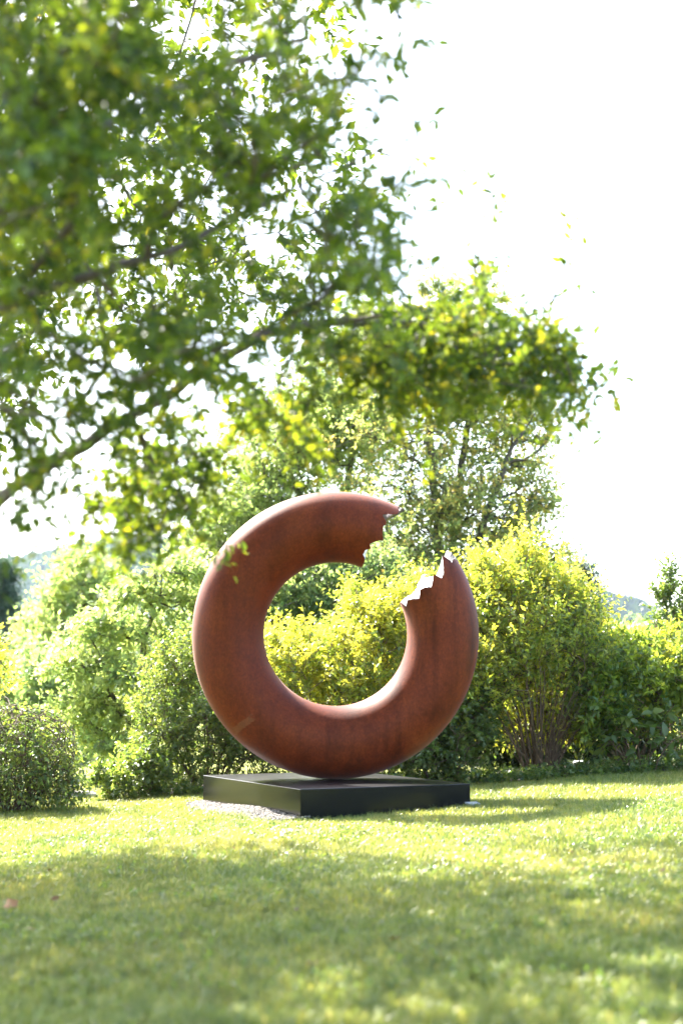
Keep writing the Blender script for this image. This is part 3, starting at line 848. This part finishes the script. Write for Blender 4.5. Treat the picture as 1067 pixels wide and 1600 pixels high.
def conifer(name, label, px, D, top, wid, n, lean=0.0):
    b = gp(px, D); apex = W(px, top, D); h = apex[2] - b[2]
    line = [b + (apex - b) * u for u in np.linspace(0, 1, 30)]
    T = []
    for k in range(n):
        u = 0.12 + 0.88 * rng.random() ** 0.8
        w = wid * D / F_PX * (1 - u) ** 0.8 * (0.75 + 0.4 * math.sin(u * 47) ** 2) * (0.6 + 0.4 * rng.random())
        a = rng.random() * 6.283
        T.append(b + (apex - b) * u + np.array([math.cos(a) * w, math.sin(a) * w, -0.15 * w]))
    T = np.array(T)
    return plant(name, label, 'tree', b, [(line, -1)], T, 0.5, 0.008, M['needle'], M['bark'], dict(shoots=4, leaves=10, length=0.5, llen=0.16, lwid=0.035, up=-0.05, rnd=0.5, clump=0.12, tint0=0.45, leaf_up=0.8), group='conifers', cost=-0.1, rmax=0.14)
conifer('pine_tree', 'dark blue green conifer at the far left under the hill', 8, 40, 885, 48, 260)
conifer('pine_tree', 'dark blue green conifer cut by the left picture edge, lower than its neighbour', -45, 36, 960, 70, 240)
conifer('pine_tree', 'narrow dark conifer behind the hedge below the right hill', 905, 33, 895, 46, 240)
b = gp(640, 34)
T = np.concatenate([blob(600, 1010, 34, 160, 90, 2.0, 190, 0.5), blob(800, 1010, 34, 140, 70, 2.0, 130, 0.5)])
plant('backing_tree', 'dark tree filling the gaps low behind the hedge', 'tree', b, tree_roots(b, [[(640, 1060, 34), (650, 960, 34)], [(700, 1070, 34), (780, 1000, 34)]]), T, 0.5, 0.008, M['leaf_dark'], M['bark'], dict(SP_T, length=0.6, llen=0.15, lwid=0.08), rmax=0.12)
b = gp(990, 38)
T = np.concatenate([blob(985, 1020, 38, 110, 45, 1.5, 150, 0.5), blob(940, 1015, 38, 40, 25, 1.0, 40, 0.5), blob(1070, 1030, 38, 80, 45, 1.5, 80, 0.5)])
plant('low_far_tree', 'low pale far tree between the hedge and the right hill', 'tree', b, tree_roots(b, [[(990, 1060, 38), (985, 1020, 38)]]), T, 0.4, 0.008, M['leaf_pale_haze'], M['bark'], dict(SP_T, length=0.55, llen=0.14, lwid=0.08, tint0=0.4))
b = gp(330, 42)
T = np.concatenate([blob(300, 1040, 42, 170, 90, 2.0, 240, 0.5), blob(380, 960, 42, 90, 70, 1.5, 90, 0.5)])
plant('dark_far_tree', 'dark far tree low behind the layered tree', 'tree', b, tree_roots(b, [[(330, 1080, 42), (340, 980, 42)]]), T, 0.5, 0.008, M['leaf_tree'], M['bark'], dict(SP_T, length=0.7, llen=0.17, lwid=0.09, tint0=0.3), rmax=0.12)  # low tint gives this tree darker leaves

# ------------------------------------------------------------------ overhanging tree in the foreground
P1 = [(-60, -60), (620, -60), (628, 20), (590, 70), (560, 140), (575, 205), (640, 215), (655, 240), (600, 280), (615, 330), (590, 400), (640, 440), (560, 520), (430, 565), (320, 595), (240, 615), (150, 635), (60, 655), (-60, 700)]
P2 = [(520, 440), (600, 455), (690, 490), (745, 440), (800, 470), (870, 520), (945, 610), (870, 622), (790, 610), (740, 650), (700, 630), (650, 640), (610, 620), (560, 590), (480, 560)]
P3 = [(165, 720), (300, 650), (400, 590), (470, 570), (495, 660), (465, 690), (410, 670), (350, 700), (315, 780), (275, 840), (230, 840), (190, 880), (165, 840), (150, 780)]
P4 = [(-40, 720), (100, 690), (105, 730), (50, 800), (20, 840), (-40, 850)]
def poly_pts(poly, n, d0, d1):
    poly = np.array(poly, float); out = []
    while len(out) < n:
        q = poly.min(0) + rng.random((n * 3, 2)) * (poly.max(0) - poly.min(0))
        q = q[inpoly(q, poly)]
        # uneven: leave gaps
        f = np.array([mnoise.noise(Vector((x_ / 95.0, y_ / 95.0, 3.7))) for x_, y_ in q])
        q = q[f + 0.22 + rng.normal(0, 0.15, len(q)) > 0]
        out.extend(q.tolist())
    q = np.array(out[:n])
    return W(q[:, 0], q[:, 1], d0 + (d1 - d0) * rng.random(n))
def limb(pts, n=5):
    pts = [np.asarray(p, float) for p in pts]; fine = []
    for a, c in zip(pts[:-1], pts[1:]):
        m_ = max(2, int(np.linalg.norm(c - a) / 0.12))
        for u in np.linspace(0, 1, m_, endpoint=False):
            fine.append(a + (c - a) * u + rng.normal(0, 0.006, 3))
    return fine + [pts[-1]]
tb = np.array([-3.5, 8.2, float(ground_z(-3.5, 8.2))])
fork = tb + np.array([0.15, -0.2, 1.55])
trunk = limb([tb - [0, 0, 0.2], tb + [0.05, -0.1, 0.8], fork, tb + [0.1, 0.2, 2.6], tb + [0.0, 0.9, 4.2], tb + [0.2, 1.8, 6.0]])
ft = len([0 for p in trunk if p[2] < fork[2]])
roots = [(trunk, -1)]
def add_limb(pts, at):
    roots.append((limb(pts)[1:], at))
add_limb([trunk[ft], W(-120, 850, 7.2), W(-40, 815, 6.9), W(60, 738, 6.8), W(170, 668, 6.8), W(270, 612, 6.9), W(330, 568, 7.0), W(420, 522, 7.1), W(540, 500, 7.2), W(650, 506, 7.4), W(760, 530, 7.6), W(880, 590, 7.7)], ft)
n1 = len(trunk)
add_limb([trunk[ft + 6], W(-120, 420, 6.0), W(0, 300, 5.8), W(100, 252, 5.9), W(200, 175, 6.1), W(330, 112, 6.4), W(480, 60, 6.7)], ft + 6)
add_limb([trunk[ft + 3], W(-100, 560, 5.8), W(20, 470, 5.7), W(150, 430, 5.9), W(300, 375, 6.2), W(470, 290, 6.6), W(590, 235, 6.8)], ft + 3)
lm1 = np.array(roots[1][0])
a_h = n1 + int(np.argmin(np.linalg.norm(lm1 - W(200, 652, 6.85), axis=1)))
add_limb([lm1[a_h - n1], W(235, 735, 7.1), W(285, 790, 7.3), W(310, 840, 7.4)], a_h)
a_h2 = n1 + int(np.argmin(np.linalg.norm(lm1 - W(330, 568, 7.0), axis=1)))
add_limb([lm1[a_h2 - n1], W(400, 610, 7.2), W(450, 670, 7.3), W(480, 720, 7.4)], a_h2)

T_in = [poly_pts([(-60, 560), (300, 520), (340, 590), (230, 640), (150, 680), (60, 735), (-60, 800)], 16, 5.8, 7.2), poly_pts(P1, 275, 4.9, 7.4), poly_pts([(-60, -60), (400, -60), (330, 160), (150, 300), (-60, 400)], 85, 4.4, 5.4), poly_pts(P4, 8, 5.8, 6.8), poly_pts(P2, 55, 6.7, 8.0), poly_pts([(520, 440), (600, 455), (690, 490), (745, 500), (740, 620), (700, 630), (650, 640), (610, 620), (560, 590), (480, 560)], 62, 6.7, 8.0), poly_pts([(740, 490), (860, 520), (945, 600), (930, 625), (860, 618), (760, 600)], 30, 7.0, 8.0), poly_pts(P3, 75, 6.6, 8.0)]
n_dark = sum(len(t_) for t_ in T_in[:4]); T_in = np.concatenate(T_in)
T_sprig = np.concatenate([
                       W(np.array([640, 632, 655, 665, 640, 620, 768, 770, 760, 765, 740, 745, 890, 880, 862, 900, 935, 930, 690, 700, 372, 352, 300, 250, 380]), np.array([60, 120, 225, 318, 260, 290, 300, 340, 430, 360, 425, 450, 385, 420, 470, 560, 600, 622, 660, 640, 690, 850, 800, 820, 660]),
                         np.array([6.6, 6.6, 6.8, 6.9, 6.9, 6.9, 7.3, 7.3, 7.3, 7.3, 7.3, 7.3, 7.6, 7.6, 7.6, 7.6, 7.7, 7.7, 7.5, 7.5, 7.6, 7.5, 7.6, 7.6, 7.4]))])
# the rest of the crown, overhead and out of frame to the left
cc_ = np.array([-3.2, 11.2, 5.9]); rr_ = np.array([4.4, 4.2, 2.9])
v_ = norm(rng.normal(0, 1, (3000, 3))) * (rng.random((3000, 1)) ** 0.45)
T_out = cc_ + v_ * rr_
pp = P(T_out)
framed = (pp[:, 0] > -70) & (pp[:, 0] < 1140) & (pp[:, 1] > -70)
ok = (~framed) | (inpoly(pp, np.array(P1) * [0.93, 0.93]) & (rng.random(len(pp)) < 0.3))
SD = np.array(SUN_DIR)
for q0, rad in (((0.7, 7.3, 3.0), 0.85), ((-0.9, 7.2, 2.4), 0.85), ((0.95, 10.1, 0.0), 0.6)):
    rel = T_out - np.array(q0)
    ok &= np.linalg.norm(rel - (rel @ SD)[:, None] * SD, axis=1) > rad      # openings cut in the unseen crown along sun rays, to light leaves and lawn
T_out = T_out[ok][:1500]

near_tree = thing('overhanging_tree', 'leafy tree overhanging from the left in the blurred foreground', 'tree', tb)
T_all = np.concatenate([T_in, T_out, T_sprig])
chains, dirs = grow(roots, T_all, 0.2, 0.0038, 0.14, 0.38, 0.15, 0.12)
ni = len(T_in)
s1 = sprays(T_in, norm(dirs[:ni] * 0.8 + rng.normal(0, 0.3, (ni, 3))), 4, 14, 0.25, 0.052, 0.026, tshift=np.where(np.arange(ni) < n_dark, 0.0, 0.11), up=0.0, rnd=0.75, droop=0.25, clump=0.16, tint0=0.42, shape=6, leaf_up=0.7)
no = len(T_out)
s3 = sprays(T_sprig, norm(dirs[ni + no:]), 2, 6, 0.24, 0.062, 0.028, up=0.1, rnd=0.5, droop=0.2, tint0=0.45, shape=6, leaf_up=0.6)
for kk in ('V', 'tint', 'p', 'ax', 'nr', 'l'):
    s1[kk] = np.concatenate([s1[kk], s3[kk]])
s1['TF'] = np.concatenate([s1['TF'], s3['TF'] + len(s1['TV'])]); s1['TV'] = np.concatenate([s1['TV'], s3['TV']])
s1['F'] = np.concatenate([s1['F'], s3['F'] + len(s1['tint']) * 7])
s2 = sprays(T_out, norm(dirs[ni:ni + len(T_out)] + norm(T_out - cc_)), 4, 11, 0.42, 0.11, 0.056, up=0.0, rnd=0.8, droop=0.2, clump=0.12, tint0=0.45, leaf_up=0.7)
V1, F1 = tubes(chains, 7)
tv = [V1, s1['TV'], s2['TV']]; tf = [F1, s1['TF'] + len(V1), s2['TF'] + len(V1) + len(s1['TV'])]
obj('trunk', new_mesh('trunk', np.concatenate(tv) - tb, tf, smooth=True), M['bark_near'], near_tree)
# leaves that can be told apart: those against the sky at the crown's edge
pl2 = P(s1['p'])
inv = (pl2[:, 0] > 5) & (pl2[:, 0] < 1060) & (pl2[:, 1] > 5) & (pl2[:, 1] < 905)
H, xe, ye = np.histogram2d(pl2[inv, 0], pl2[inv, 1], bins=(27, 23), range=((0, 1080), (0, 920)))
bi = np.clip((pl2[:, 0] // 40).astype(int), 0, 26); bj = np.clip((pl2[:, 1] // 40).astype(int), 0, 22)
dens = np.where(inv, H[bi, bj], 1e9)
pick = np.argsort(dens)[:300]
rest = np.ones(len(s1['p']), bool); rest[pick] = False
def leaf_subset(s, mask):
    Vv = s['V'][mask]; k = s['k']; n = len(Vv)
    per = len(s['F']) // len(s['p'])
    fb = s['F'][:per]
    return Vv.reshape(-1, 3), (fb[None] + k * np.arange(n)[:, None, None]).reshape(-1, 3), np.repeat(s['tint'][mask], k)
Va, Fa, ta = leaf_subset(s1, rest)
Vb, Fb, tb2 = s2['V'].reshape(-1, 3), s2['F'], np.repeat(s2['tint'], s2['k'])
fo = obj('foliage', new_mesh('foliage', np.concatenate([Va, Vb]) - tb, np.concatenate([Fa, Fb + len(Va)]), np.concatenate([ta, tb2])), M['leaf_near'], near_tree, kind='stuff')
leaf_objects(s1, pick, near_tree, tb, M['leaf_near'], 0.48)

# ------------------------------------------------------------------ bed edge, stones, litter
bedx = np.linspace(-2.6, 7.0, 50)
front = 17.35 + 0.15 * np.sin(bedx * 1.7) + 0.25 * np.clip(bedx - 1, 0, 3) * 0.4
rows = []
for w in np.linspace(0, 1, 10):
    y = front + w * 2.6 + 0.05 * np.sin(bedx * 9) * (w == 0)
    rows.append(np.stack([bedx, y, ground_z(bedx, y) + 0.006 + 0.05 * math.sin(w * math.pi)], -1))
Vv = np.array(rows); i = np.arange(500).reshape(10, 50)
bed = obj('planting_bed', new_mesh('planting_bed', Vv.reshape(-1, 3), np.stack([i[:-1, :-1], i[:-1, 1:], i[1:, 1:], i[1:, :-1]], -1).reshape(-1, 4), smooth=True), M['mulch'], kind='structure')
n = 800
x = rng.uniform(-2.5, 5.8, n); y = np.interp(x, bedx, front) + rng.uniform(-0.12, 0.9, n)
Tg = np.stack([x, y, ground_z(x, y) + 0.03], -1)
s = sprays(Tg, np.tile([0, 0, 1.0], (n, 1)), 3, 5, 0.14, 0.055, 0.034, up=0.3, rnd=0.8, tint0=0.4, leaf_up=1.2)
gc = obj('ground_cover', new_mesh('ground_cover', s['V'].reshape(-1, 3), s['F'], np.repeat(s['tint'], 4)), M['leaf_mid'], kind='stuff')
tag(gc, 'low leafy ground cover along the foot of the hedge', 'ground cover')

n = 5200
x = rng.uniform(-4.2, 4.2, n); y = 3.8 + 9.5 * rng.random(n) ** 1.2
f = np.array([mnoise.noise(Vector((a_ * 1.1, b_ * 1.1, 1.3))) for a_, b_ in zip(x, y)])
kp = (f > 0.05) & (np.abs(x) < 0.3 * y + 1.2)
x, y = x[kp], y[kp]
Tc = np.stack([x, y, ground_z(x, y) + 0.012], -1)
s = sprays(Tc, np.tile([0, 0, 1.0], (len(Tc), 1)), 3, 4, 0.05, 0.02, 0.018, up=0.5, rnd=0.5, tint0=0.5, clump=0.2, leaf_up=1.4)
cl = obj('clover', new_mesh('clover', s['V'].reshape(-1, 3), s['F'], np.repeat(s['tint'], 4)), M['leaf_mid'], kind='stuff')
tag(cl, 'patches of small round clover leaves in the shaded lawn', 'clover')

def rock(name, c, sx, sy, sz, seed, mat, rz=0.0):
    bm = bmesh.new(); bmesh.ops.create_icosphere(bm, subdivisions=4, radius=1.0)
    for v_ in bm.verts:
        p = v_.co.copy(); d = 1 + 0.28 * mnoise.noise(p * 1.3 + Vector((seed, 0, 0))) + 0.10 * mnoise.noise(p * 4 + Vector((0, seed, 0)))
        p = p * d; p.z = max(min(p.z, 0.62), -0.6)
        v_.co = Vector((p.x * sx, p.y * sy, (p.z + 0.3) * sz))
    me = bpy.data.meshes.new(name); bm.to_mesh(me); bm.free()
    for f_ in me.polygons: f_.use_smooth = True
    o = obj(name, me, mat); o.location = c; o.rotation_euler = (0, 0, rz)
    return o
c = gp(128, 17.6); tag(rock('boulder', c, 0.22, 0.16, 0.11, 2.0, M['rock'], 0.2), 'flat grey boulder in the gap between the vine mound and the hedge', 'rock')
c = gp(903, 18.9); tag(rock('pale_stone', c, 0.14, 0.1, 0.14, 5.0, M['pale_rock']), 'small whitish stone under the hedge right of the bare stems', 'rock')

def dry_leaf_mesh(seed):
    r2 = np.random.default_rng(seed); vs = [(0, 0, 0.3)]
    for k in range(9):
        a = k / 9 * 6.283; r = 0.5 if k % 2 else 0.32
        vs.append((math.cos(a) * r * 1.3, math.sin(a) * r, 0.12 + 0.25 * r2.random()))
    return new_mesh('fallen_leaf', np.array(vs), np.array([(0, k, k % 9 + 1) for k in range(1, 10)]), np.full(10, r2.random()))
dl = [dry_leaf_mesh(k) for k in range(4)]
for me in dl: me.materials.append(M['dry_leaf'])
LEAF_LABELS = ['largest reddish brown fallen leaf on the shaded lawn at lower left', 'brown fallen leaf right of the largest one at lower left', 'small brown fallen leaf on the shade edge below the front corner of the plinth',
    'brown fallen leaf above the two at lower left', 'tiny fallen leaf on the sunlit lawn in front of the plinth', 'pale brown fallen leaf in the middle of the shaded lawn', 'brown fallen leaf right of the middle of the shaded lawn',
    'fallen leaf by the sunlit patch at the right, the upper of two', 'brown fallen leaf just below the largest one at lower left', 'small fallen leaf on the lawn below the left corner of the plinth', 'fallen leaf by the sunlit patch at the right, the lower of two',
    'fallen leaf on the lawn nearest the right picture edge', 'nearest fallen leaf, low in the middle of the picture', 'tiny fallen leaf on the sunlit lawn below the right corner of the plinth']
spots = [(20, 1418, 0.10), (88, 1407, 0.06), (365, 1327, 0.045), (80, 1362, 0.05), (605, 1298, 0.04), (465, 1425, 0.05), (620, 1470, 0.06), (890, 1332, 0.05), (50, 1455, 0.05), (262, 1308, 0.04), (895, 1360, 0.045), (1035, 1362, 0.05), (490, 1508, 0.06), (730, 1288, 0.035)]
for k, (px, py, sz) in enumerate(spots):
    d = 12.0
    for _ in range(12):
        w_ = W(px, py, d); zg = float(ground_z(w_[0], w_[1])) + 0.035
        d = d * (CAM_H - zg) / max(CAM_H - w_[2], 0.05)
    w_ = W(px, py, d)
    o = bpy.data.objects.new('fallen_leaf', dl[k % 4]); col.objects.link(o)
    o.location = (w_[0], w_[1], zg); o.scale = (sz, sz, sz); o.rotation_euler = (rng.normal(0, 0.3), rng.normal(0, 0.3), rng.random() * 6)
    tag(o, LEAF_LABELS[k], 'leaf', 'fallen leaves on the lawn')

# ------------------------------------------------------------------ grass
def tuft(seed, blades=26, rad=0.055, h=0.05):
    r2 = np.random.default_rng(seed)
    a = r2.random(blades) * 6.283; r = rad * r2.random(blades) ** 0.5
    b0 = np.stack([np.cos(a) * r, np.sin(a) * r, np.full(blades, -0.008)], -1)
    yaw = r2.random(blades) * 6.283
    side = np.stack([np.cos(yaw), np.sin(yaw), np.zeros(blades)], -1)
    fw = np.stack([-np.sin(yaw), np.cos(yaw), np.zeros(blades)], -1)
    H = h * (0.5 + r2.random(blades))[:, None]; w = (0.0016 + 0.0014 * r2.random(blades))[:, None]
    ben = (0.2 + 0.9 * r2.random(blades))[:, None]
    up = np.array([0, 0, 1.0])
    mid = b0 + up * H * 0.6 + fw * H * 0.22 * ben; tip = b0 + up * H * (1.05 - 0.3 * ben) + fw * H * 0.75 * ben
    Vv = np.stack([b0 - side * w, b0 + side * w, mid + side * w * 0.85, mid - side * w * 0.85, tip], 1)
    base = 5 * np.arange(blades)[:, None]
    q = base + np.array([0, 1, 2, 3]); t = base + np.array([3, 2, 4])
    me = new_mesh('grass_tuft', Vv.reshape(-1, 3), [q, t], np.repeat(np.clip(r2.normal(0.48, 0.24, blades), 0, 1), 5))
    me.materials.append(M['grass'])
    return bpy.data.objects.new('grass_tuft', me)
tufts = [tuft(k) for k in range(4)]
ys = np.arange(3.6, 21.01, 0.15)
us = np.linspace(-1, 1, 121)
Vg = []
for y in ys:
    hw = 0.30 * y + 1.6
    Vg.append(np.stack([us * hw, np.full(121, y), ground_z(us * hw, np.full(121, y)) + 0.002], -1))
Vg = np.array(Vg); nr_ = len(ys)
i = np.arange(nr_ * 121).reshape(nr_, 121)
me = new_mesh('lawn_grass', Vg.reshape(-1, 3), np.stack([i[:-1, :-1], i[:-1, 1:], i[1:, 1:], i[1:, :-1]], -1).reshape(-1, 4))
den = np.where(Vg[..., 1] < 15, 1.0, np.clip(1.0 - (Vg[..., 1] - 15) / 9.0, 0.4, 1))
xx, yy = Vg[..., 0], Vg[..., 1]
den = np.where((yy > np.interp(xx, bedx, front, left=99, right=99) + 0.1), 0.0, den)
uu = (xx - PC[0]) * math.cos(PYAW) + (yy - PC[1]) * math.sin(PYAW); ww = -(xx - PC[0]) * math.sin(PYAW) + (yy - PC[1]) * math.cos(PYAW)
edge_ = 0.36 * (0.35 + 0.65 * np.sin(np.clip((ww + PB / 2) / PB, 0, 1) * math.pi) ** 0.6)
den = np.where((uu > -PA / 2 - edge_) & (uu < PA / 2 - 0.02) & (np.abs(ww) < PB / 2 + 0.0), 0.0, den)
a = me.attributes.new('dens', 'FLOAT', 'POINT'); a.data.foreach_set('value', den.ravel().astype(np.float32))
lawn = obj('lawn_grass', me, M['grass'], kind='stuff')
tag(lawn, 'short mown lawn grass around the plinth', 'grass')
ng = bpy.data.node_groups.new('grass_scatter', 'GeometryNodeTree')
ng.interface.new_socket('Geometry', in_out='INPUT', socket_type='NodeSocketGeometry')
ng.interface.new_socket('Geometry', in_out='OUTPUT', socket_type='NodeSocketGeometry')
N = ng.nodes; Lk = ng.links
gi = N.new('NodeGroupInput'); go = N.new('NodeGroupOutput')
dp = N.new('GeometryNodeDistributePointsOnFaces'); dp.distribute_method = 'RANDOM'
na = N.new('GeometryNodeInputNamedAttribute'); na.data_type = 'FLOAT'; na.inputs['Name'].default_value = 'dens'
mu = N.new('ShaderNodeMath'); mu.operation = 'MULTIPLY'; mu.inputs[1].default_value = 420.0
Lk.new(na.outputs['Attribute'], mu.inputs[0]); Lk.new(mu.outputs[0], dp.inputs['Density'])
Lk.new(gi.outputs[0], dp.inputs['Mesh'])
gg = N.new('GeometryNodeGeometryToInstance')
for t_ in tufts:
    oi = N.new('GeometryNodeObjectInfo'); oi.inputs['Object'].default_value = t_
    Lk.new(oi.outputs['Geometry'], gg.inputs[0])
ip = N.new('GeometryNodeInstanceOnPoints'); ip.inputs['Pick Instance'].default_value = True
rv = N.new('FunctionNodeRandomValue'); rv.data_type = 'FLOAT_VECTOR'; rv.inputs[0].default_value = (-0.15, -0.15, 0); rv.inputs[1].default_value = (0.15, 0.15, 6.283)
rs = N.new('FunctionNodeRandomValue'); rs.data_type = 'FLOAT'; rs.inputs[2].default_value = 0.6; rs.inputs[3].default_value = 1.35
Lk.new(dp.outputs['Points'], ip.inputs['Points']); Lk.new(gg.outputs[0], ip.inputs['Instance'])
Lk.new(rv.outputs[0], ip.inputs['Rotation']); Lk.new(rs.outputs[1], ip.inputs['Scale'])
Lk.new(ip.outputs[0], go.inputs[0])
md = lawn.modifiers.new('scatter', 'NODES'); md.node_group = ng

# ------------------------------------------------------------------ air
hz = bevel_box('haze', 5600, 5600, -8.0, 260.0, 0.5, 1)
hm = bpy.data.materials.new('haze_air'); hm.use_nodes = True
hn = hm.node_tree; hn.nodes.clear()
ho = hn.nodes.new('ShaderNodeOutputMaterial'); pv = hn.nodes.new('ShaderNodeVolumePrincipled')
pv.inputs['Color'].default_value = (0.68, 0.80, 1.0, 1); pv.inputs['Density'].default_value = 0.0001; pv.inputs['Anisotropy'].default_value = 0.0
hn.links.new(pv.outputs[0], ho.inputs['Volume'])
obj('haze', hz, hm, kind='stuff')
